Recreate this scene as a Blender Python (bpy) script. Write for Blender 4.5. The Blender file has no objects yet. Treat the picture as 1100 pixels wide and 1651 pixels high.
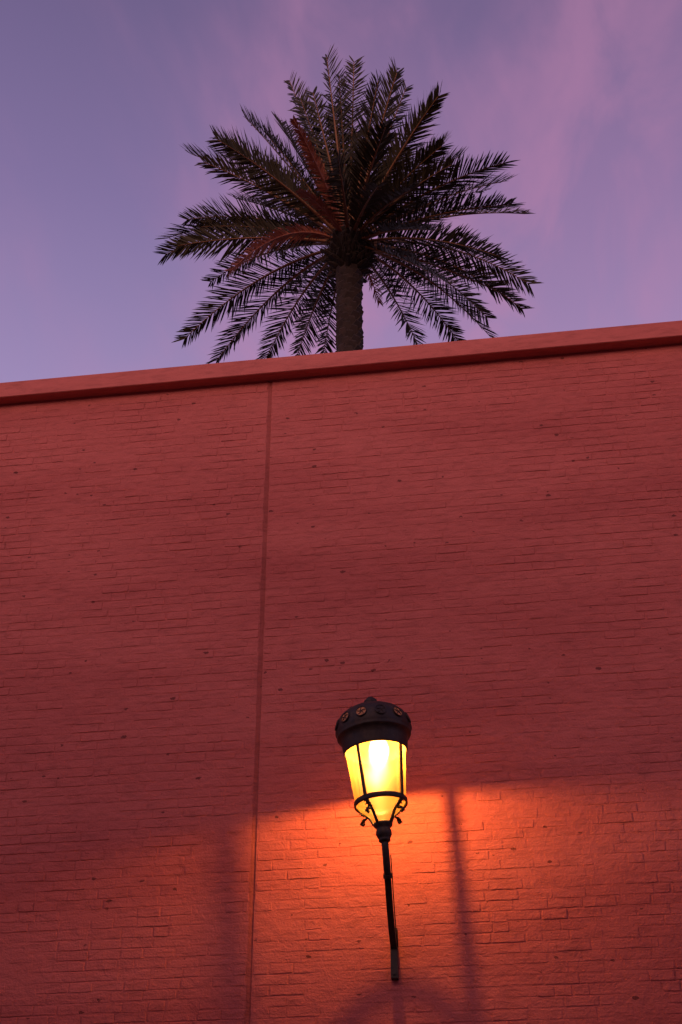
import bpy, math, random
from mathutils import Vector, Matrix, noise

R = math.radians
sc = bpy.context.scene
rng = random.Random(11)

# ------------------------------------------------------------------ camera
PW, PH, F = 1100.0, 1651.0, 2293.0            # photograph size and focal length in its pixels
CAM_Y, CAM_Z, PITCH, YAW = -8.6, 1.6, 34.0, 8.0
cd = bpy.data.cameras.new('camera')
cam = bpy.data.objects.new('camera', cd)
sc.collection.objects.link(cam)
cam.location = (0, CAM_Y, CAM_Z)
cam.rotation_euler = (R(90 + PITCH), 0, R(YAW))
cd.sensor_fit = 'VERTICAL'; cd.sensor_height = 36; cd.lens = 36 * F / PH
cd.clip_start = 0.1; cd.clip_end = 3000
sc.camera = cam
CM = cam.rotation_euler.to_matrix()
CP = Vector(cam.location)
RIGHT, UP, FWD = CM @ Vector((1, 0, 0)), CM @ Vector((0, 1, 0)), CM @ Vector((0, 0, -1))

def ray(px, py):
    return (RIGHT * ((px - PW / 2) / F) - UP * ((py - PH / 2) / F) + FWD)
def on_y(px, py, Y=0.0):                       # where the pixel's ray meets the plane y = Y
    d = ray(px, py); return CP + d * ((Y - CP.y) / d.y)
def project(p):
    v = Vector(p) - CP; z = v.dot(FWD)
    return PW / 2 + F * v.dot(RIGHT) / z, PH / 2 - F * v.dot(UP) / z

# ------------------------------------------------------------------ render / exposure
sc.render.engine = 'CYCLES'
sc.cycles.use_denoising = True
sc.cycles.max_bounces = 6; sc.cycles.diffuse_bounces = 3
sc.cycles.caustics_refractive = False; sc.cycles.caustics_reflective = False
sc.cycles.transparent_max_bounces = 12
sc.cycles.sample_clamp_indirect = 6
sc.view_settings.view_transform = 'Standard'
sc.view_settings.look = 'None'
sc.view_settings.exposure = 0.0
sc.view_settings.gamma = 1.0
sc.view_settings.use_curve_mapping = False

# ------------------------------------------------------------------ node helpers
def nd(nt, typ, **kw):
    n = nt.nodes.new(typ)
    for k, v in kw.items():
        if k == 'inp':
            for kk, vv in v.items(): n.inputs[kk].default_value = vv
        else: setattr(n, k, v)
    return n
def ramp(nt, stops, interp='LINEAR'):
    n = nt.nodes.new('ShaderNodeValToRGB'); cr = n.color_ramp; cr.interpolation = interp
    while len(cr.elements) < len(stops): cr.elements.new(0.5)
    for e, (p, c) in zip(cr.elements, stops):
        e.position = p; e.color = (c, c, c, 1) if isinstance(c, (int, float)) else (*c, 1)
    return n
def mixc(nt, fac, a, b, blend='MIX'):
    n = nt.nodes.new('ShaderNodeMix'); n.data_type = 'RGBA'; n.blend_type = blend
    for sock, v in ((n.inputs[0], fac), (n.inputs[6], a), (n.inputs[7], b)):
        if isinstance(v, bpy.types.NodeSocket): nt.links.new(v, sock)
        else: sock.default_value = (*v, 1) if isinstance(v, tuple) and len(v) == 3 else v
    return n.outputs[2]
def math_n(nt, op, a, b=0.0, clamp=False):
    n = nt.nodes.new('ShaderNodeMath'); n.operation = op; n.use_clamp = clamp
    for i, v in enumerate((a, b)):
        if isinstance(v, bpy.types.NodeSocket): nt.links.new(v, n.inputs[i])
        else: n.inputs[i].default_value = v
    return n.outputs[0]

# ------------------------------------------------------------------ dusk sky
SUN_AZ, SUN_EL = 190.0, 13.0                    # behind the photographer, already low
w = bpy.data.worlds.new('World'); sc.world = w; w.use_nodes = True
nt = w.node_tree; L = nt.links
bg = nt.nodes['Background']; out = nt.nodes['World Output']
tc = nd(nt, 'ShaderNodeTexCoord')
sep = nd(nt, 'ShaderNodeSeparateXYZ'); L.new(tc.outputs['Generated'], sep.inputs[0])
zc = math_n(nt, 'MAXIMUM', sep.outputs[2], 0.0)
elev = ramp(nt, [(0.0, (0.46, 0.33, 0.50)), (0.35, (0.40, 0.30, 0.52)), (0.6, (0.335, 0.25, 0.465)), (0.72, (0.21, 0.152, 0.32)), (0.80, (0.15, 0.108, 0.235)), (1.0, (0.11, 0.085, 0.20))])
L.new(zc, elev.inputs[0])
den = math_n(nt, 'ADD', zc, 0.25)
cx = math_n(nt, 'DIVIDE', sep.outputs[0], den); cy = math_n(nt, 'DIVIDE', sep.outputs[1], den)
comb = nd(nt, 'ShaderNodeCombineXYZ'); L.new(cx, comb.inputs[0]); L.new(cy, comb.inputs[1])
mp = nd(nt, 'ShaderNodeMapping'); mp.inputs['Location'].default_value = (10.145, 7.717, 0.0)
mp.inputs['Rotation'].default_value = (0, 0, R(40)); mp.inputs['Scale'].default_value = (2.3, 1.0, 1)
L.new(comb.outputs[0], mp.inputs[0])
n1 = nd(nt, 'ShaderNodeTexNoise', inp={'Scale': 1.5, 'Detail': 6.0, 'Roughness': 0.52, 'Distortion': 0.35}); L.new(mp.outputs[0], n1.inputs['Vector'])
n2 = nd(nt, 'ShaderNodeTexNoise', inp={'Scale': 5.5, 'Detail': 5.0, 'Roughness': 0.55, 'Distortion': 0.6}); L.new(mp.outputs[0], n2.inputs['Vector'])
r1 = ramp(nt, [(0.38, 0.0), (0.63, 1.0)], 'EASE'); L.new(n1.outputs[0], r1.inputs[0])
r2 = ramp(nt, [(0.36, 0.35), (0.66, 1.0)], 'EASE'); L.new(n2.outputs[0], r2.inputs[0])
cl = math_n(nt, 'MULTIPLY', r1.outputs[0], r2.outputs[0])
cl = math_n(nt, 'MULTIPLY', cl, 0.85)
pink = ramp(nt, [(0.0, (0.62, 0.32, 0.44)), (0.6, (0.48, 0.225, 0.405)), (0.8, (0.39, 0.18, 0.33)), (1.0, (0.30, 0.14, 0.27))]); L.new(zc, pink.inputs[0])
skyc = mixc(nt, cl, elev.outputs[0], pink.outputs[0])
ni = nd(nt, 'ShaderNodeTexSky'); ni.sky_type = 'NISHITA'; ni.sun_disc = False
ni.sun_elevation = R(1.5); ni.sun_rotation = R(SUN_AZ); ni.ozone_density = 3.0; ni.dust_density = 2.0
nis = mixc(nt, 1.0, ni.outputs[0], (0.035, 0.03, 0.025), 'MULTIPLY')
tot = mixc(nt, 1.0, skyc, nis, 'ADD')
L.new(tot, bg.inputs[0]); bg.inputs[1].default_value = 1.04

sd = bpy.data.lights.new('afterglow_sun', 'SUN'); sd.energy = 1.8; sd.angle = R(40); sd.color = (1.0, 0.50, 0.34)
so = bpy.data.objects.new('afterglow_sun', sd); sc.collection.objects.link(so)
az = R(SUN_AZ)
sdir = Vector((math.sin(az) * math.cos(R(SUN_EL)), math.cos(az) * math.cos(R(SUN_EL)), math.sin(R(SUN_EL))))
so.rotation_euler = sdir.to_track_quat('Z', 'Y').to_euler(); so.location = (0, -30, 20)

# ------------------------------------------------------------------ object helpers
def mesh_obj(name, verts, faces, mat, parent=None, smooth=False, loc=None):
    me = bpy.data.meshes.new(name); me.from_pydata([tuple(v) for v in verts], [], faces); me.update()
    if smooth: me.polygons.foreach_set('use_smooth', [True] * len(me.polygons))
    if mat: me.materials.append(mat)
    o = bpy.data.objects.new(name, me); sc.collection.objects.link(o)
    if parent: o.parent = parent
    if loc: o.location = loc
    return o
def thing(name, label, cat, loc=(0, 0, 0), rot=(0, 0, 0)):
    o = bpy.data.objects.new(name, None); sc.collection.objects.link(o)
    o.location = loc; o.rotation_euler = rot; o['label'] = label; o['category'] = cat
    return o
class MB:
    def __init__(s): s.v = []; s.f = []
    def add(s, verts, faces):
        b = len(s.v); s.v += [Vector(x) for x in verts]; s.f += [tuple(i + b for i in f) for f in faces]
    def lathe(s, prof, n=48, a0=0.0, closed=False):
        vs = []; fs = []
        for r, z in prof:
            for k in range(n):
                a = a0 + 2 * math.pi * k / n; vs.append((r * math.cos(a), r * math.sin(a), z))
        m = len(prof)
        for i in range(m if closed else m - 1):
            j = (i + 1) % m
            for k in range(n):
                l = (k + 1) % n; fs.append((i * n + k, i * n + l, j * n + l, j * n + k))
        s.add(vs, fs)
    def tube(s, pts, rad, n=8, flat=1.0, ref=Vector((0, 0, 1))):
        pts = [Vector(p) for p in pts]; rs = rad if isinstance(rad, (list, tuple)) else [rad] * len(pts)
        vs = []; fs = []
        for i, p in enumerate(pts):
            t = (pts[min(i + 1, len(pts) - 1)] - pts[max(i - 1, 0)]).normalized()
            a = t.cross(ref)
            if a.length < 1e-3: a = t.cross(Vector((0.3, 1, 0.1)))
            a.normalize(); b = a.cross(t)
            for k in range(n):
                q = 2 * math.pi * (k + 0.5) / n
                vs.append(p + a * (rs[i] * math.cos(q)) + b * (rs[i] * flat * math.sin(q)))
        for i in range(len(pts) - 1):
            for k in range(n):
                l = (k + 1) % n; fs.append((i * n + k, i * n + l, (i + 1) * n + l, (i + 1) * n + k))
        m = len(pts) - 1
        fs.append(tuple(range(n - 1, -1, -1))); fs.append(tuple(m * n + k for k in range(n)))
        s.add(vs, fs)
    def box(s, c, h, mat=None):
        vs = []
        for x in (-1, 1):
            for y in (-1, 1):
                for z in (-1, 1):
                    p = Vector((x * h[0], y * h[1], z * h[2]))
                    if mat: p = mat @ p
                    vs.append(p + Vector(c))
        s.add(vs, [(0, 1, 3, 2), (4, 6, 7, 5), (0, 4, 5, 1), (2, 3, 7, 6), (0, 2, 6, 4), (1, 5, 7, 3)])
    def build(s, name, mat, parent=None, smooth=False):
        return mesh_obj(name, s.v, s.f, mat, parent, smooth)

def new_mat(name):
    m = bpy.data.materials.new(name); m.use_nodes = True
    return m, m.node_tree, m.node_tree.nodes['Principled BSDF']

# ------------------------------------------------------------------ materials
def wall_material(name, base, dark, light, relief=1.0, spots=True):
    m, t, b = new_mat(name); l = t.links
    g = nd(t, 'ShaderNodeNewGeometry'); pos = g.outputs['Position']
    ms = nd(t, 'ShaderNodeMapping'); ms.inputs['Scale'].default_value = (0.35, 1, 1.6); l.new(pos, ms.inputs[0])
    nA = nd(t, 'ShaderNodeTexNoise', inp={'Scale': 1.1, 'Detail': 6.0, 'Roughness': 0.6}); l.new(ms.outputs[0], nA.inputs['Vector'])
    mh = nd(t, 'ShaderNodeMapping'); mh.inputs['Scale'].default_value = (0.22, 1, 1.0); l.new(pos, mh.inputs[0])
    nB = nd(t, 'ShaderNodeTexNoise', inp={'Scale': 34.0, 'Detail': 6.0, 'Roughness': 0.62, 'Distortion': 0.3}); l.new(mh.outputs[0], nB.inputs['Vector'])
    nC = nd(t, 'ShaderNodeTexNoise', inp={'Scale': 75.0, 'Detail': 4.0, 'Roughness': 0.6}); l.new(pos, nC.inputs['Vector'])
    rA = ramp(t, [(0.30, dark), (0.55, base), (0.78, light)]); l.new(nA.outputs[0], rA.inputs[0])
    rB = ramp(t, [(0.30, 0.80), (0.50, 1.0), (0.75, 1.10)]); l.new(nB.outputs[0], rB.inputs[0])
    col = mixc(t, 1.0, rA.outputs[0], rB.outputs[0], 'MULTIPLY')
    nD = nd(t, 'ShaderNodeTexNoise', inp={'Scale': 12.0, 'Detail': 3.0, 'Roughness': 0.55, 'Distortion': 0.8}); l.new(pos, nD.inputs['Vector'])
    h = math_n(t, 'ADD', math_n(t, 'MULTIPLY', nB.outputs[0], 0.7), math_n(t, 'MULTIPLY', nC.outputs[0], 0.55))
    h = math_n(t, 'ADD', h, math_n(t, 'MULTIPLY', nD.outputs[0], 1.1))
    if spots:                                   # small pits and chips in the paint
        vo = nd(t, 'ShaderNodeTexVoronoi', inp={'Scale': 15.0, 'Randomness': 1.0}); 
        wob = nd(t, 'ShaderNodeTexNoise', inp={'Scale': 60.0, 'Detail': 2.0}); l.new(pos, wob.inputs['Vector'])
        pm = nd(t, 'ShaderNodeVectorMath', operation='SCALE'); pm.inputs['Scale'].default_value = 0.022
        l.new(wob.outputs['Color'], pm.inputs[0])
        pa = nd(t, 'ShaderNodeVectorMath', operation='ADD'); l.new(pos, pa.inputs[0]); l.new(pm.outputs[0], pa.inputs[1])
        mv = nd(t, 'ShaderNodeMapping'); mv.inputs['Scale'].default_value = (0.62, 1, 1.15); l.new(pa.outputs[0], mv.inputs[0]); l.new(mv.outputs[0], vo.inputs['Vector'])
        sepc = nd(t, 'ShaderNodeSeparateColor'); l.new(vo.outputs['Color'], sepc.inputs[0])
        rad = math_n(t, 'MULTIPLY', math_n(t, 'POWER', sepc.outputs[0], 4.6), 0.20)
        pit = math_n(t, 'LESS_THAN', vo.outputs['Distance'], rad)
        col = mixc(t, math_n(t, 'MULTIPLY', pit, 0.75), col, tuple(c * 0.22 for c in dark))
        h = math_n(t, 'SUBTRACT', h, math_n(t, 'MULTIPLY', pit, 1.3))
    l.new(col, b.inputs['Base Color'])
    b.inputs['Roughness'].default_value = 0.82; b.inputs['Specular IOR Level'].default_value = 0.25
    bp = nd(t, 'ShaderNodeBump', inp={'Strength': 0.72 * relief, 'Distance': 0.012}); l.new(h, bp.inputs['Height'])
    l.new(bp.outputs[0], b.inputs['Normal'])
    return m
M_WALL = wall_material('red_limewash', (0.50, 0.135, 0.115), (0.40, 0.095, 0.085), (0.56, 0.165, 0.14))
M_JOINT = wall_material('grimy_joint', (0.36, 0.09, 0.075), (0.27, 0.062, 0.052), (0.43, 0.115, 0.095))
M_COPE = wall_material('red_limewash_coping', (0.52, 0.15, 0.125), (0.46, 0.125, 0.105), (0.56, 0.17, 0.14), 0.35, False)

def iron_material():
    m, t, b = new_mat('bronzed_iron'); l = t.links
    tcn = nd(t, 'ShaderNodeTexCoord')
    n = nd(t, 'ShaderNodeTexNoise', inp={'Scale': 22.0, 'Detail': 6.0, 'Roughness': 0.65}); l.new(tcn.outputs['Object'], n.inputs['Vector'])
    r = ramp(t, [(0.32, (0.012, 0.011, 0.010)), (0.55, (0.035, 0.028, 0.022)), (0.75, (0.085, 0.058, 0.036))]); l.new(n.outputs[0], r.inputs[0])
    l.new(r.outputs[0], b.inputs['Base Color'])
    rr = ramp(t, [(0.3, 0.42), (0.7, 0.72)]); l.new(n.outputs[0], rr.inputs[0]); l.new(rr.outputs[0], b.inputs['Roughness'])
    b.inputs['Metallic'].default_value = 0.35
    bp = nd(t, 'ShaderNodeBump', inp={'Strength': 0.35, 'Distance': 0.004}); l.new(n.outputs[0], bp.inputs['Height']); l.new(bp.outputs[0], b.inputs['Normal'])
    return m
M_IRON = iron_material()
def simple(name, c, rough=0.6, metal=0.0, var=0.25, scale=18.0):
    m, t, b = new_mat(name); l = t.links
    tcn = nd(t, 'ShaderNodeTexCoord')
    n = nd(t, 'ShaderNodeTexNoise', inp={'Scale': scale, 'Detail': 5.0, 'Roughness': 0.6}); l.new(tcn.outputs['Object'], n.inputs['Vector'])
    r = ramp(t, [(0.3, tuple(x * (1 - var) for x in c)), (0.7, tuple(x * (1 + var) for x in c))]); l.new(n.outputs[0], r.inputs[0])
    l.new(r.outputs[0], b.inputs['Base Color']); b.inputs['Roughness'].default_value = rough; b.inputs['Metallic'].default_value = metal
    return m
M_COPPER = simple('old_copper', (0.50, 0.23, 0.08), 0.5, 0.2, 0.5, 60)
M_CABLE = simple('black_cable', (0.015, 0.013, 0.012), 0.5)
def leaf_material(name, c1, c2):
    m, t, b = new_mat(name); l = t.links
    oi = nd(t, 'ShaderNodeObjectInfo'); g = nd(t, 'ShaderNodeNewGeometry')
    n = nd(t, 'ShaderNodeTexNoise', inp={'Scale': 3.0, 'Detail': 4.0}); l.new(g.outputs['Position'], n.inputs['Vector'])
    f = math_n(t, 'ADD', math_n(t, 'MULTIPLY', oi.outputs['Random'], 0.6), math_n(t, 'MULTIPLY', n.outputs[0], 0.5), True)
    l.new(mixc(t, f, c1, c2), b.inputs['Base Color'])
    b.inputs['Roughness'].default_value = 0.62; b.inputs['Specular IOR Level'].default_value = 0.22
    return m
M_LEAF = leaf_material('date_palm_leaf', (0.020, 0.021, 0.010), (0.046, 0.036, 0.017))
M_DEAD = leaf_material('dead_palm_leaf', (0.33, 0.125, 0.075), (0.42, 0.175, 0.11))
M_RACH = leaf_material('palm_rachis', (0.16, 0.085, 0.040), (0.26, 0.125, 0.06))
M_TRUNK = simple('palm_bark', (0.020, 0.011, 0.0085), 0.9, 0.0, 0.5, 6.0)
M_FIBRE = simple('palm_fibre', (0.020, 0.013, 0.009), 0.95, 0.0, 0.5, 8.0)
M_GROUND = simple('street_paving', (0.16, 0.12, 0.10), 0.9, 0.0, 0.25, 0.8)

def glass_material(name, frac, tint, blur):
    m = bpy.data.materials.new(name); m.use_nodes = True; t = m.node_tree; l = t.links
    for n in list(t.nodes): t.nodes.remove(n)
    o = nd(t, 'ShaderNodeOutputMaterial')
    tr = nd(t, 'ShaderNodeBsdfTransparent'); tr.inputs[0].default_value = (1.0, 0.93, 0.80, 1)
    tl = nd(t, 'ShaderNodeBsdfTranslucent'); tl.inputs[0].default_value = tint
    gl = nd(t, 'ShaderNodeBsdfGlossy'); gl.inputs['Roughness'].default_value = 0.45
    rf = nd(t, 'ShaderNodeBsdfRefraction'); rf.inputs['Color'].default_value = (1.0, 0.74, 0.34, 1); rf.inputs['IOR'].default_value = 1.35; rf.inputs['Roughness'].default_value = 0.75
    m0 = nd(t, 'ShaderNodeMixShader'); m0.inputs[0].default_value = blur; l.new(tr.outputs[0], m0.inputs[1]); l.new(rf.outputs[0], m0.inputs[2])
    m1 = nd(t, 'ShaderNodeMixShader'); m1.inputs[0].default_value = frac; l.new(m0.outputs[0], m1.inputs[1]); l.new(tl.outputs[0], m1.inputs[2])
    m2 = nd(t, 'ShaderNodeMixShader'); m2.inputs[0].default_value = 0.04; l.new(m1.outputs[0], m2.inputs[1]); l.new(gl.outputs[0], m2.inputs[2])
    l.new(m2.outputs[0], o.inputs[0])
    return m
M_GLASS = glass_material('frosted_amber_glass', 0.095, (0.95, 0.56, 0.14, 1), 0.42)
M_ENV = glass_material('coated_bulb_glass', 0.045, (0.95, 0.92, 0.85, 1), 0.0)
LAMP_COL = (1.0, 0.45, 0.12)
def bulb_material():
    m = bpy.data.materials.new('lit_bulb'); m.use_nodes = True; t = m.node_tree
    for n in list(t.nodes): t.nodes.remove(n)
    o = nd(t, 'ShaderNodeOutputMaterial'); e = nd(t, 'ShaderNodeEmission'); e.inputs[0].default_value = (*LAMP_COL, 1); e.inputs[1].default_value = 14200.0
    t.links.new(e.outputs[0], o.inputs[0]); return m
M_BULB = bulb_material()

# ------------------------------------------------------------------ ground
g = mesh_obj('ground', [(-600, -600, 0), (600, -600, 0), (600, 600, 0), (-600, 600, 0)], [(0, 1, 2, 3)], M_GROUND)
g['kind'] = 'structure'

# ------------------------------------------------------------------ wall
COPE_Z1 = on_y(550, 566, -0.10).z               # top edge of the coping's front face
COPE_H, COPE_OUT, WALL_T = 0.155, 0.10, 0.42
COPE_Z0 = COPE_Z1 - COPE_H
SEAM_X = on_y(419, 1100).x
SEAM_W = 0.016
wall = thing('brick_wall', 'tall red painted brick wall with plain coping and a vertical joint', 'wall', (SEAM_X, 0, 0))
OFF = Vector((-SEAM_X, 0, 0))                    # world -> wall-local
X0, X1 = -24.0, 22.0
BX0, BX1, BZ0 = -7.5, 5.5, 0.0                  # where bricks are built

def backing_h(x, z):
    return 0.0030 * noise.noise(Vector((x * 3.1, 7.7, z * 5.0))) + 0.0016 * noise.noise(Vector((x * 11, 3.1, z * 17)))
# mortar/body: two leaves of masonry with an open joint between them
def body(name, xa, xb):
    mb = MB()
    nx = max(2, int((xb - xa) / 0.07)); nz = int(COPE_Z0 / 0.05)
    vs = []; fs = []
    for i in range(nx + 1):
        x = xa + (xb - xa) * i / nx
        for k in range(nz + 1):
            z = COPE_Z0 * k / nz
            vs.append(Vector((x, -backing_h(x, z), z)) + OFF)
    for i in range(nx):
        for k in range(nz):
            a = i * (nz + 1) + k; fs.append((a, a + nz + 1, a + nz + 2, a + 1))
    mb.add(vs, fs)
    o = lambda x, y, z: Vector((x, y, z)) + OFF
    # returns, back
    mb.add([o(xa, 0, 0), o(xa, WALL_T, 0), o(xa, WALL_T, COPE_Z0), o(xa, 0, COPE_Z0)], [(0, 3, 2, 1)])
    mb.add([o(xb, 0, 0), o(xb, WALL_T, 0), o(xb, WALL_T, COPE_Z0), o(xb, 0, COPE_Z0)], [(0, 1, 2, 3)])
    mb.add([o(xa, WALL_T, 0), o(xb, WALL_T, 0), o(xb, WALL_T, COPE_Z0), o(xa, WALL_T, COPE_Z0)], [(0, 3, 2, 1)])
    mb.build(name, M_WALL, wall, True)
body('mortar_body', BX0, SEAM_X - SEAM_W)
body('mortar_body', SEAM_X + SEAM_W, BX1)
mb = MB()
for xa, xb in ((X0, BX0 - 0.001), (BX1 + 0.001, X1)):
    mb.box(Vector(((xa + xb) / 2, WALL_T / 2 - 0.004, COPE_Z0 / 2)) + OFF, ((xb - xa) / 2, WALL_T / 2, COPE_Z0 / 2))
mb.build('wall_end', M_WALL, wall)
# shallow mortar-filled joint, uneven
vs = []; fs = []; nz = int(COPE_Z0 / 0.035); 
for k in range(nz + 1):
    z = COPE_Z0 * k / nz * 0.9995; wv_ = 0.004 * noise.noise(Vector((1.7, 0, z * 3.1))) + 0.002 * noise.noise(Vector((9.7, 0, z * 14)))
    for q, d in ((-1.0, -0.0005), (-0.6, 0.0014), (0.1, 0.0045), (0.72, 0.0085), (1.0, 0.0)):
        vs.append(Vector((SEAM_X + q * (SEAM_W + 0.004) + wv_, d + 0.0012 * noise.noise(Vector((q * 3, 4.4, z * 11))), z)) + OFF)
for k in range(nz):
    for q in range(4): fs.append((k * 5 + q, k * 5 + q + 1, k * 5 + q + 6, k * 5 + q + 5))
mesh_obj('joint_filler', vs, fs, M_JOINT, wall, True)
# coping with softened, slightly uneven edges
mb = MB()
prof = [(-COPE_OUT, 0.004), (-COPE_OUT - 0.001, COPE_H * 0.5), (-COPE_OUT, COPE_H - 0.006), (-COPE_OUT + 0.008, COPE_H), (WALL_T + 0.08, COPE_H), (WALL_T + 0.08, 0.0), (-COPE_OUT + 0.006, 0.0)]
n = 240; vs = []; fs = []
for i in range(n + 1):
    x = X0 + (X1 - X0) * i / n
    for y, z in prof:
        j = 0.0022 * noise.noise(Vector((x * 2.3, y * 5, z * 9)))
        vs.append(Vector((x, y + j, COPE_Z0 + z + j)) + OFF)
m_ = len(prof)
for i in range(n):
    for k in range(m_):
        l_ = (k + 1) % m_; fs.append((i * m_ + k, i * m_ + l_, (i + 1) * m_ + l_, (i + 1) * m_ + k))
mb.add(vs, fs); mb.build('coping', M_COPE, wall)

def brick_shape(w, h, seed):
    """a painted brick face: outline sunk into the mortar or bridged by paint, face proud and uneven"""
    r = random.Random(seed); vs = []; fs = []
    ex, ez = r.uniform(.003, .008) / w, r.uniform(.0025, .0055) / h
    xs = [0, ex, 0.33 + r.uniform(-.06, .06), 0.67 + r.uniform(-.06, .06), 1 - ex, 1]; zs = [0, ez, 1 - ez * r.uniform(.6, 1.4), 1]
    pr = 0.0013 + 0.0029 * r.random() ** 1.5
    tx, tz = r.uniform(-.0006, .0006), r.uniform(-.00025, .00025)
    side = [r.choice((-.0035, -.0035, -.002, 0.0006, pr * .8)) for _ in range(4)]
    for i, u in enumerate(xs):
        for k, v in enumerate(zs):
            x = (u - 0.5) * w + r.uniform(-.0035, .0035); z = (v - 0.5) * h + r.uniform(-.0024, .0024)
            d = pr + tx * (u - .5) * 2 + tz * (v - .5) * 2 + r.uniform(-.0002, .0002)
            e = []
            if i == 0: e.append(side[0])
            if i == 5: e.append(side[1])
            if k == 0: e.append(side[2] + r.uniform(-.0015, .0025))
            if k == 3: e.append(side[3] + r.uniform(-.0015, .0025))
            if e: d = min(min(e), d)
            vs.append((x, -d, z))
    for i in range(5):
        for k in range(3):
            a = i * 4 + k; fs.append((a, a + 4, a + 5, a + 1))
    return vs, fs
COURSE, BL = 0.0650, 0.205
cells = []
row = 0; z = BZ0 + 0.01
while z + COURSE < COPE_Z0:
    for xa, xb in ((BX0, SEAM_X - SEAM_W), (SEAM_X + SEAM_W, BX1)):
        x = xa + (0 if row % 2 == 0 else -BL * 0.5) + rng.uniform(-.02, .02)
        while x < xb - 0.03:
            ln = BL * rng.choice((1, 1, 1, 1, 1, 0.52, 0.75)) + rng.uniform(-.006, .006)
            a = max(x, xa + 0.002); b_ = min(x + ln, xb - 0.002)
            if b_ - a > 0.03: cells.append((a, b_, z + rng.uniform(-.002, .002)))
            x += ln
    z += COURSE; row += 1
def brick_rank(c):
    p = project(((c[0] + c[1]) / 2, 0, c[2] + COURSE / 2))
    if not (25 < p[0] < PW - 25 and 640 < p[1] < PH - 12): return -1
    q = project((c[0], 0, c[2])); s = project((c[1], 0, c[2] + COURSE))
    return abs(q[0] - s[0]) * abs(q[1] - s[1])
full = sorted((c for c in cells if abs((c[1] - c[0]) - BL) < 0.0065), key=brick_rank, reverse=True)[:300]
fset = set(full)
VAR = []
for i in range(14):
    vs, fs = brick_shape(BL - 0.006, COURSE - 0.006, 500 + i)
    me = bpy.data.meshes.new('brick'); me.from_pydata(vs, [], fs); me.materials.append(M_WALL); VAR.append(me)
for c in full:
    o = bpy.data.objects.new('brick', rng.choice(VAR)); sc.collection.objects.link(o); o.parent = wall
    o.location = Vector(((c[0] + c[1]) / 2, 0, c[2] + COURSE / 2)) + OFF
    o.scale.x = (c[1] - c[0] - 0.005) / (BL - 0.006)
mb = MB()
for i, c in enumerate(cells):
    if c in fset: continue
    vs, fs = brick_shape(c[1] - c[0] - 0.005, COURSE - 0.006, i)
    off = Vector(((c[0] + c[1]) / 2, 0, c[2] + COURSE / 2)) + OFF
    mb.add([Vector(v) + off for v in vs], fs)
o = mb.build('brick_courses', M_WALL, wall); o['kind'] = 'stuff'

# ------------------------------------------------------------------ added unseen building behind the camera, keeps the low glow off the lower wall
hs = thing('shade_house', 'unseen plain red building added behind the camera to shade the lower wall', 'shade_house', (0, -15.0, 0))
mb = MB(); mb.box((0, -3, 5.4), (22, 3, 5.4)); mb.build('shade_house_wall', M_COPE, hs)
mb = MB(); mb.box((0, -3, 10.9), (22.1, 3.1, 0.1)); mb.build('shade_house_parapet', M_COPE, hs)
for x in (-9, -3, 3, 9):
    mb = MB(); mb.box((x, 0.01, 5.6), (0.5, 0.04, 0.8)); mb.build('shade_house_shutter', M_TRUNK, hs)
mb = MB(); mb.box((0, 0.01, 1.2), (0.7, 0.05, 1.2)); mb.build('shade_house_door', M_TRUNK, hs)

# ------------------------------------------------------------------ wall lantern
LD = 0.60                                       # lamp axis stands this far out from the wall
rim = on_y(606, 1214, -LD)                      # centre of the cap's lower rim
LEAN = R(4.5)
lan = thing('wall_lantern', 'lit round street lantern with dark domed cap leaning on its wall bracket', 'lantern', rim, (R(1.0), -LEAN, 0))
LM = Matrix.Translation(rim) @ lan.rotation_euler.to_matrix().to_4x4(); LI = LM.inverted()
# cap: dome, ridge and band
mb = MB()
mb.lathe([(0.186, 0.004), (0.1935, -0.006), (0.197, 0.0), (0.198, 0.012), (0.2005, 0.035), (0.204, 0.060), (0.207, 0.082), (0.212, 0.088), (0.216, 0.096), (0.226, 0.101), (0.2295, 0.108), (0.2275, 0.115),
          (0.2315, 0.128), (0.2330, 0.150), (0.2300, 0.180), (0.2210, 0.210), (0.204, 0.238), (0.178, 0.262), (0.145, 0.281), (0.105, 0.297), (0.060, 0.309), (0.046, 0.313)], 64)
mb.lathe([(0.186, 0.004), (0.184, 0.03), (0.19, 0.09), (0.205, 0.15), (0.18, 0.23), (0.10, 0.28), (0.001, 0.295)], 48)
cap = mb.build('cap', M_IRON, lan, True)
mb = MB(); mb.lathe([(0.050, 0.308), (0.052, 0.316), (0.042, 0.322), (0.036, 0.328), (0.043, 0.340), (0.040, 0.354), (0.026, 0.368), (0.014, 0.377), (0.001, 0.381)], 32)
mb.build('finial', M_IRON, cap, True)
BAR_A = [R(-90 + 9.5 - 38), R(-90 + 9.5 + 50), R(-90 + 9.5 + 132), R(-90 + 9.5 - 131)]   # -90 = out from the wall
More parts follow.
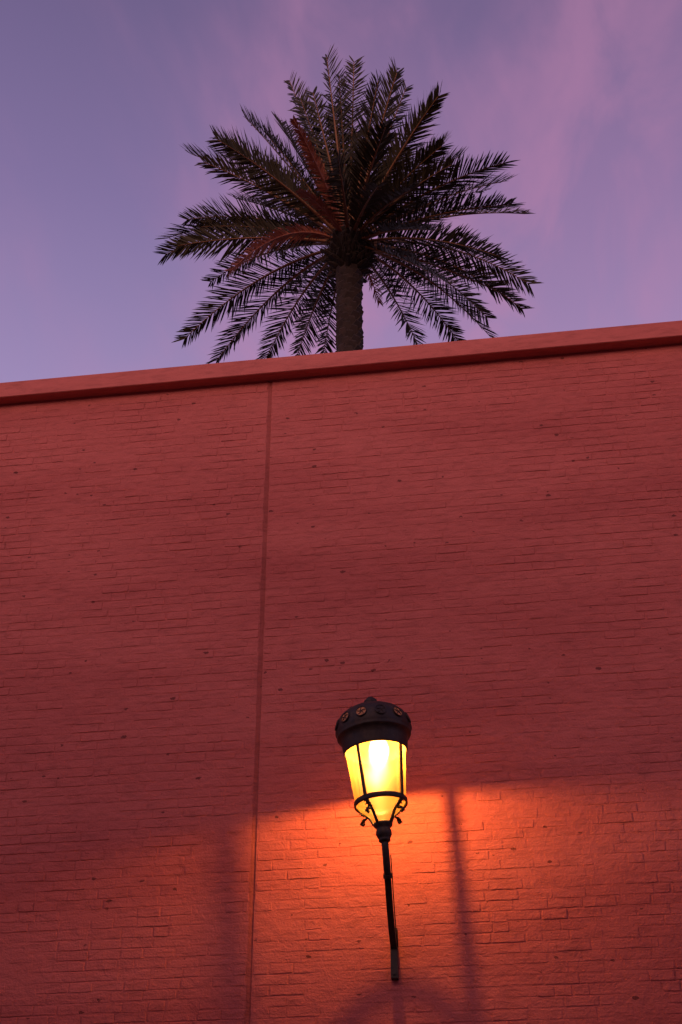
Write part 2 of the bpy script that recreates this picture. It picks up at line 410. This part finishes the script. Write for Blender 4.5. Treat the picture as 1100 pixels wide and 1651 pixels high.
for k in range(12):
    a = R(-90 + 9.5 + 9 + 30 * k); dark = k % 12 == 0
    zc_, rc = 0.185, 0.2275
    nrm = Vector((math.cos(a) * 0.955, math.sin(a) * 0.955, 0.30)).normalized()
    cpos = Vector((math.cos(a) * rc, math.sin(a) * rc, zc_)) + nrm * 0.001
    tx_ = Vector((-math.sin(a), math.cos(a), 0)); ty_ = nrm.cross(tx_)
    B = Matrix((tx_, ty_, nrm)).transposed()
    mb = MB(); seg = 20
    vs = [cpos + nrm * 0.002] + [cpos + B @ Vector((0.033 * math.cos(q), 0.033 * math.sin(q), 0.0)) for q in [2 * math.pi * i / seg for i in range(seg)]]
    mb.add(vs, [(0, 1 + i, 1 + (i + 1) % seg) for i in range(seg)])
    ros = mb.build('rosette', M_IRON if dark else M_COPPER, cap)
    if dark: ros['label'] = 'blackened rosette without copper colour'
    mb = MB()                                    # raised rim and a pierced leaf star
    ringp = [cpos + B @ Vector((0.0345 * math.cos(q), 0.0345 * math.sin(q), 0.001)) for q in [2 * math.pi * i / seg for i in range(seg + 1)]]
    mb.tube(ringp, 0.0036, 6, ref=nrm)
    for i in range(5):
        q = 2 * math.pi * i / 5 + math.pi / 2
        mb.tube([cpos + B @ Vector((r_ * math.cos(q + tw), r_ * math.sin(q + tw), 0.003)) for r_, tw in ((0.002, 0), (0.012, 0.25), (0.022, 0.1), (0.028, -0.1))], [0.0026, 0.0034, 0.0024, 0.0012], 5, ref=nrm)
    mb.build('rosette_star', M_IRON, cap)
# glass
gp = [(0.1835, 0.010), (0.1800, -0.03), (0.1720, -0.12), (0.1640, -0.21), (0.1555, -0.295), (0.1490, -0.330), (0.135, -0.352), (0.112, -0.372), (0.088, -0.394), (0.068, -0.418), (0.054, -0.442), (0.048, -0.456)]
mb = MB(); mb.lathe(gp, 64); mb.build('glass', M_GLASS, lan, True)
for k, a in enumerate(BAR_A):
    rad = Vector((math.cos(a), math.sin(a), 0)); tan = Vector((-math.sin(a), math.cos(a), 0))
    mb = MB(); p0 = rad * 0.1915 + Vector((0, 0, 0.02)); p1 = rad * 0.1595 + Vector((0, 0, -0.325))
    ax = (p0 - p1).normalized(); nr = tan.cross(ax)
    Bm = Matrix((tan, nr, ax)).transposed()
    mb.box((p0 + p1) / 2, (0.0098, 0.0050, (p0 - p1).length / 2), Bm)
    mb.build('glazing_bar', M_IRON, lan)
    # scrolled bracket with acanthus leaf from ring to cup
    mb = MB()
    def pt(r_, z_, s_=0.0): return rad * r_ + tan * s_ + Vector((0, 0, z_))
    mb.tube([pt(*q) for q in ((0.155, -0.335), (0.147, -0.352), (0.128, -0.366), (0.108, -0.380), (0.092, -0.398), (0.080, -0.420), (0.070, -0.440), (0.058, -0.456), (0.048, -0.462))],
            [0.008, 0.010, 0.010, 0.0095, 0.009, 0.009, 0.0095, 0.0095, 0.008], 8, 1.0, tan)
    mb.tube([pt(*q) for q in ((0.108, -0.380), (0.122, -0.392), (0.140, -0.393), (0.153, -0.402), (0.155, -0.417), (0.145, -0.424), (0.136, -0.417), (0.139, -0.409))],
            [0.005, 0.007, 0.008, 0.008, 0.0075, 0.007, 0.0055, 0.004], 8, 1.0, tan)
    mb.build('scroll_bracket', M_IRON, lan, True)
    mb = MB()
    for s_ in (-1, 1):
        for r_, z_, ln_, up_ in ((0.148, -0.345, 0.020, 0.010), (0.134, -0.358, 0.022, 0.006), (0.118, -0.372, 0.020, 0.002), (0.140, -0.395, 0.016, -0.004), (0.154, -0.410, 0.013, -0.01)):
            b0 = pt(r_, z_, 0.004 * s_); b1 = pt(r_ + 0.006, z_ - 0.012, ln_ * s_); b2 = pt(r_ - 0.012, z_ + 0.006, 0.004 * s_); b3 = pt(r_ + 0.010, z_ + 0.004 + up_ * 0.3, ln_ * 0.6 * s_)
            mb.tube([b0, (b0 + b1) / 2 + Vector((0, 0, 0.004)), b1], [0.005, 0.0055, 0.0015], 6)
            mb.tube([b2, (b2 + b3) / 2, b3], [0.004, 0.0045, 0.0012], 6)
    mb.build('acanthus_leaf', M_IRON, lan, True)
mb = MB(); mb.lathe([(0.1505, -0.313), (0.1600, -0.313), (0.1625, -0.319), (0.1625, -0.339), (0.1600, -0.345), (0.1505, -0.345)], 64, closed=True)
mb.build('lower_ring', M_IRON, lan, True)
mb = MB(); mb.lathe([(0.0005, -0.452), (0.053, -0.452), (0.058, -0.458), (0.057, -0.470), (0.045, -0.482), (0.041, -0.490), (0.047, -0.503), (0.048, -0.522), (0.041, -0.540), (0.034, -0.548), (0.036, -0.556), (0.034, -0.566), (0.024, -0.572), (0.0005, -0.574)], 32)
mb.build('cup', M_IRON, lan, True)
# sodium arc tube: the lamp's light
bz, bxo = 0.021, 0.022
mb = MB(); mb.lathe([(0.0005, bz - 0.020), (0.009, bz - 0.018), (0.013, bz - 0.010), (0.013, bz + 0.010), (0.009, bz + 0.018), (0.0005, bz + 0.020)], 20)
mb.build('bulb', M_BULB, lan, True).location = (bxo, 0, 0)
mb = MB(); mb.lathe([(0.0005, bz - 0.088), (0.024, bz - 0.083), (0.047, bz - 0.062), (0.060, bz - 0.030), (0.062, bz + 0.0), (0.050, bz + 0.045), (0.030, bz + 0.085), (0.020, bz + 0.11)], 28)
mb.build('bulb_envelope', M_ENV, lan, True).location = (bxo, 0, 0)
mb = MB(); mb.lathe([(0.0005, bz + 0.022), (0.010, bz + 0.022), (0.018, bz + 0.06), (0.019, bz + 0.12), (0.012, bz + 0.28)], 20); mb.build('lamp_holder', M_IRON, lan, True).location = (bxo, 0, 0)
# bracket arm down and back to the wall
foot = on_y(637, 1571, -0.02); top_w = LM @ Vector((0, 0, -0.565))
axis = (LM.to_3x3() @ Vector((0, 0, -1))).normalized()
def bez(p, n):
    out_ = []
    for i in range(n + 1):
        t = i / n; a = (1 - t) ** 3; b = 3 * t * (1 - t) ** 2; c = 3 * t * t * (1 - t); d = t ** 3
        out_.append(p[0] * a + p[1] * b + p[2] * c + p[3] * d)
    return out_
plate_top = foot + Vector((0, -0.03, 0.16))
arm = bez([top_w, top_w + axis * 0.22, plate_top + Vector((0.0, -0.20, 0.10)), plate_top], 26)
loc = [LI @ p for p in arm]
mb = MB(); mb.tube(loc[:9], [0.0215] * 9, 14); mb.build('arm_tube', M_IRON, lan, True)
mb = MB(); mb.tube([loc[8] + (loc[8] - loc[7]).normalized() * d for d in (-0.012, 0.012)], 0.0265, 14); mb.build('arm_collar', M_IRON, lan)
mb = MB(); mb.tube(loc[8:], [0.026] * len(loc[8:]), 4, 1.0, ref=LI.to_3x3() @ Vector((1, 0, 0))); mb.build('arm_bar', M_IRON, lan)
R3 = LI.to_3x3()
mb = MB(); mb.box(LI @ (foot + Vector((0, -0.008, 0.12))), (0.021, 0.027, 0.15), R3); wp = mb.build('wall_plate', M_IRON, lan)
for dz in (-0.006, 0.245):
    p = foot + Vector((0, -0.036, dz)); mb = MB(); mb.tube([LI @ (p + Vector((0, 0.006, 0))), LI @ (p + Vector((0, -0.008, 0)))], 0.009, 6); mb.build('bolt', M_IRON, wp)
cab = [LI @ (p + Vector((0.027 - 0.004 * (i / 26) , 0.016, 0.0))) for i, p in enumerate(arm)][3:]
mb = MB(); mb.tube(cab, 0.0035, 6); mb.build('cable', M_CABLE, lan)

# ------------------------------------------------------------------ date palm behind the wall
PD = 23.0                                        # metres along the view axis, from the usual trunk width
def at_depth(px, py, d=PD): return CP + ray(px, py) * d
heart = at_depth(563, 398)
palm = thing('palm_tree', 'tall date palm with dark spreading crown rising behind the red wall', 'palm tree', (heart.x + 0.05, heart.y, 0))
PO = Vector(palm.location)
# trunk with spiral leaf-base scars
mb = MB(); prof = []
H = heart.z - 0.25
def trunk_c(z): return Vector((heart.x - PO.x + 0.10 * math.sin(z * 0.35) * (1 - z / H) - 0.0, 0.06 * math.sin(z * 0.5 + 1) * (1 - z / H), z))
def trunk_r(z): return 0.205 - 0.012 * (z / H) + 0.05 * math.exp(-z / 0.6)
seg = 28; rows = 150; vs = []; fs = []
for i in range(rows + 1):
    z = H * i / rows; c = trunk_c(z)
    for k in range(seg):
        a = 2 * math.pi * k / seg; r_ = trunk_r(z) - 0.015 + 0.01 * noise.noise(Vector((math.cos(a) * 3, math.sin(a) * 3, z * 4)))
        vs.append(c + Vector((r_ * math.cos(a), r_ * math.sin(a), 0)))
for i in range(rows):
    for k in range(seg):
        l_ = (k + 1) % seg; fs.append((i * seg + k, i * seg + l_, (i + 1) * seg + l_, (i + 1) * seg + k))
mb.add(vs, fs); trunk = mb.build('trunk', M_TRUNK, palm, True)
mb = MB(); i = 0; z = 0.1
while z < H:                                      # old leaf stubs, one spiral
    a = i * 2.39996; c = trunk_c(z); r_ = trunk_r(z)
    rad = Vector((math.cos(a), math.sin(a), 0)); tan = Vector((-math.sin(a), math.cos(a), 0))
    w_, h_, o_ = rng.uniform(.075, .105), rng.uniform(.09, .14), rng.uniform(.012, .045)
    b0 = c + rad * (r_ - 0.03)
    mb.add([b0 - tan * w_ - Vector((0, 0, h_)), b0 + tan * w_ - Vector((0, 0, h_)), b0 + rad * (o_ + .02) + tan * w_ * .62, b0 + rad * (o_ + .02) - tan * w_ * .62,
            b0 + rad * (o_ + .03) * .6 + tan * w_ * .5 + Vector((0, 0, .035)), b0 + rad * (o_ + .03) * .6 - tan * w_ * .5 + Vector((0, 0, .035)), b0 + Vector((0, 0, .03)) - tan * w_ * .5, b0 + Vector((0, 0, .03)) + tan * w_ * .5],
           [(0, 1, 2, 3), (3, 2, 4, 5), (5, 4, 7, 6), (0, 3, 5, 6), (1, 7, 4, 2)])
    i += 1; z += 0.0145
o = mb.build('leaf_scars', M_TRUNK, trunk); o['kind'] = 'stuff'
# boss of cut leaf bases and fibre under the crown
mb = MB()
for k in range(150):
    a = k * 2.39996; t = k / 150; z = H - 0.35 + 0.85 * t
    rad = Vector((math.cos(a), math.sin(a), 0)); c = trunk_c(min(z, H)) ; c.z = z
    tilt = 0.25 + 0.75 * t; ln = rng.uniform(.14, .34) * (1.15 - .3 * t)
    r0 = 0.20 + 0.10 * math.sin(min(1, t * 1.15) * math.pi)
    b0 = c + rad * (r0 - 0.12); d = (rad + Vector((0, 0, tilt))).normalized()
    mb.tube([b0, b0 + d * ln * .6, b0 + d * ln + Vector((0, 0, -.01))], [0.065, 0.05, rng.uniform(.015, .035)], 6, 0.6)
mb.lathe([(r_, z_ + heart.z) for r_, z_ in ((0.19, -0.55), (0.27, -0.30), (0.32, -0.05), (0.30, 0.20), (0.18, 0.42), (0.01, 0.5))], 24)
mb.v[-24 * 6:] = [v + Vector((heart.x - PO.x, 0, 0)) for v in mb.v[-24 * 6:]]
for k in range(260):                              # hanging fibre and fruit stalks
    a = rng.uniform(0, 6.283); r_ = rng.uniform(.18, .36); p = Vector((heart.x - PO.x + r_ * math.cos(a), r_ * math.sin(a), heart.z + rng.uniform(-.35, .15)))
    q = p + Vector((math.cos(a) * rng.uniform(.02, .16), math.sin(a) * rng.uniform(.02, .16), -rng.uniform(.08, .34)))
    mb.tube([p, (p + q) / 2 + Vector((math.cos(a) * .04, math.sin(a) * .04, .02)), q], [0.008, 0.006, 0.002], 4)
o = mb.build('leaf_base_boss', M_FIBRE, palm); o['kind'] = 'stuff'

def frond(tip, sag, w_sign, mat=M_LEAF, length=3.1, width=0.40, twist=0.0, base=None, n=90, droop=0.05, seed=0):
    r = random.Random(seed)
    bx, by = base or (563 + (tip[0] - 563) * 0.05, 392 + (tip[1] - 392) * 0.04)
    b0 = at_depth(bx, by); t0 = at_depth(*tip)
    u = t0 - b0
    back = ray(*tip).normalized()
    rest = max(0.0, length ** 2 - u.length_squared)
    T = u + back * (math.sqrt(rest) * w_sign)
    lin = Vector((T.x, T.y, 0)).length
    C = T * 0.5 + Vector((0, 0, sag * (0.35 + lin)))
    # keep the photographed direction of the tip while arching: quadratic curve
    P = lambda s: b0 + C * (2 * s * (1 - s)) + T * (s * s)
    N = 22
    pts = [P(i / N) - PO for i in range(N + 1)]
    mb = MB(); mb.tube(pts, [0.034 * (1 - i / N) ** 1.3 + 0.006 for i in range(N + 1)], 5, 0.6)
    rach = mb
    mb = MB()
    for i in range(n):
        s = 0.16 + 0.84 * (i + r.uniform(-.3, .3)) / (n - 1)
        s = min(max(s, 0.14), 0.999)
        p = P(s) - PO; tg = (P(min(1, s + .01)) - P(max(0, s - .01))).normalized()
        side = tg.cross(Vector((0, 0, 1)))
        if side.length < .05: side = tg.cross(Vector((0, 1, 0)))
        side.normalize(); nrm = side.cross(tg)
        q = Matrix.Rotation(twist + 0.5 * twist * s, 3, tg); side = q @ side; nrm = q @ nrm
        env = min(1.0, 0.35 + (s - .14) * 2.6) * (1.0 - 0.52 * max(0.0, (s - .62) / .38) ** 1.4)
        for sg in (-1, 1):
            if r.random() < 0.04: continue
            ang = R(60 - 24 * s + r.uniform(-9, 9)); ln = width * env * r.uniform(.82, 1.12)
            lift = r.choice((0.25, 0.45, 0.62)) + r.uniform(-.1, .1)
            d = (tg * math.cos(ang) + (side * sg * math.cos(lift) + nrm * math.sin(lift)) * math.sin(ang)).normalized()
            wd = 0.0128 * r.uniform(.8, 1.2); wv = d.cross(nrm).normalized()
            wv = (wv + nrm * r.uniform(-.6, .6)).normalized()
            g0 = Vector((0, 0, -droop * ln))
            a0 = p; a1 = p + d * ln * .35 + g0 * .15; a2 = p + d * ln * .72 + g0 * .5; a3 = p + d * ln + g0 * 1.1
            mb.add([a0 - wv * wd * .6, a0 + wv * wd * .6, a1 - wv * wd, a1 + wv * wd, a2 - wv * wd * .75, a2 + wv * wd * .75, a3], [(0, 1, 3, 2), (2, 3, 5, 4), (4, 5, 6)])
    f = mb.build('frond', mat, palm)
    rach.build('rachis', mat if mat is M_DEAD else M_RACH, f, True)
    if mat is M_DEAD: f['label'] = 'dead reddish brown frond'
    return f
# outer fronds: tip pixel, sag, sign of depth (+ away), extras
FR = [((527, 92), .05, 1), ((571, 100), .05, 1), ((640, 112), .06, 1), ((709, 152), .10, 1), ((717, 231), .14, 1), ((742, 252), .16, 1),
      ((813, 263), .14, -1), ((815, 292), .12, 1), ((846, 345), .14, 1), ((824, 330), .10, -1), ((853, 458), .22, 1), ((842, 498), .22, 1),
      ((806, 414), .16, -1), ((789, 541), .20, 1), ((785, 512), .22, 1), ((738, 549), .18, 1), ((673, 554), .16, 1),
      ((522, 568), .14, 1), ((480, 572), .16, 1), ((430, 576), .18, 1), ((350, 581), .20, 1), ((298, 546), .20, 1), ((340, 454), .18, 1),
      ((268, 410), .24, 1), ((270, 384), .22, 1), ((302, 354), .16, 1), ((308, 248), .12, 1), ((348, 222), .12, 1), ((396, 190), .10, 1),
      ((450, 197), .10, 1), ((467, 130), .08, 1)]
k = 0
for tip, sag, sgn in FR:
    k += 1
    frond(tip, sag, sgn, length=3.15, width=rng.uniform(.46, .56) * (1.12 if tip[1] < 300 else 1.0), twist=rng.uniform(-.35, .35) if tip[1] < 300 else rng.uniform(-.6, .6), seed=k)
# inner fronds, foreshortened towards or away from the street
IN = [((500, 215), 1), ((540, 165), 1), ((600, 170), 1), ((622, 205), -1), ((655, 250), 1), ((665, 305), -1), ((690, 330), 1), ((700, 372), -1),
      ((450, 300), 1), ((430, 262), 1), ((470, 330), 1), ((440, 365), 1), ((455, 405), 1), ((470, 470), 1), ((505, 500), 1),
      ((640, 470), 1), ((690, 460), 1), ((720, 455), -1), ((660, 420), 1), ((590, 250), 1), ((545, 255), -1), ((520, 290), 1), ((610, 300), -1), ((575, 215), 1), ((760, 330), 1), ((380, 320), 1), ((485, 160), 1), ((610, 130), 1),
      ((330, 262), 1), ((375, 236), 1), ((422, 208), 1), ((505, 150), 1), ((547, 122), 1), ((655, 142), 1), ((688, 180), 1), ((706, 156), -1), ((712, 236), -1), ((640, 118), -1), ((352, 226), -1), ((728, 266), -1), ((788, 305), 1), ((818, 478), 1), ((288, 396), 1), ((325, 366), 1)]
for tip, sgn in IN:
    k += 1
    frond(tip, .10, sgn, length=rng.uniform(2.4, 3.0), width=rng.uniform(.40, .50), twist=rng.uniform(-.7, .7), seed=k, n=76)
# dead ones
frond((372, 436), .42, -1, M_DEAD, 2.6, .26, 0.5, seed=901, droop=.3)
frond((474, 194), .10, -1, M_DEAD, 2.6, .20, 0.3, seed=902, droop=.2)
frond((482, 308), .16, -1, M_DEAD, 2.0, .18, 0.2, seed=903, droop=.3)
frond((612, 488), .20, 1, M_DEAD, 1.6, .20, 0.2, seed=904, droop=.5, n=30)
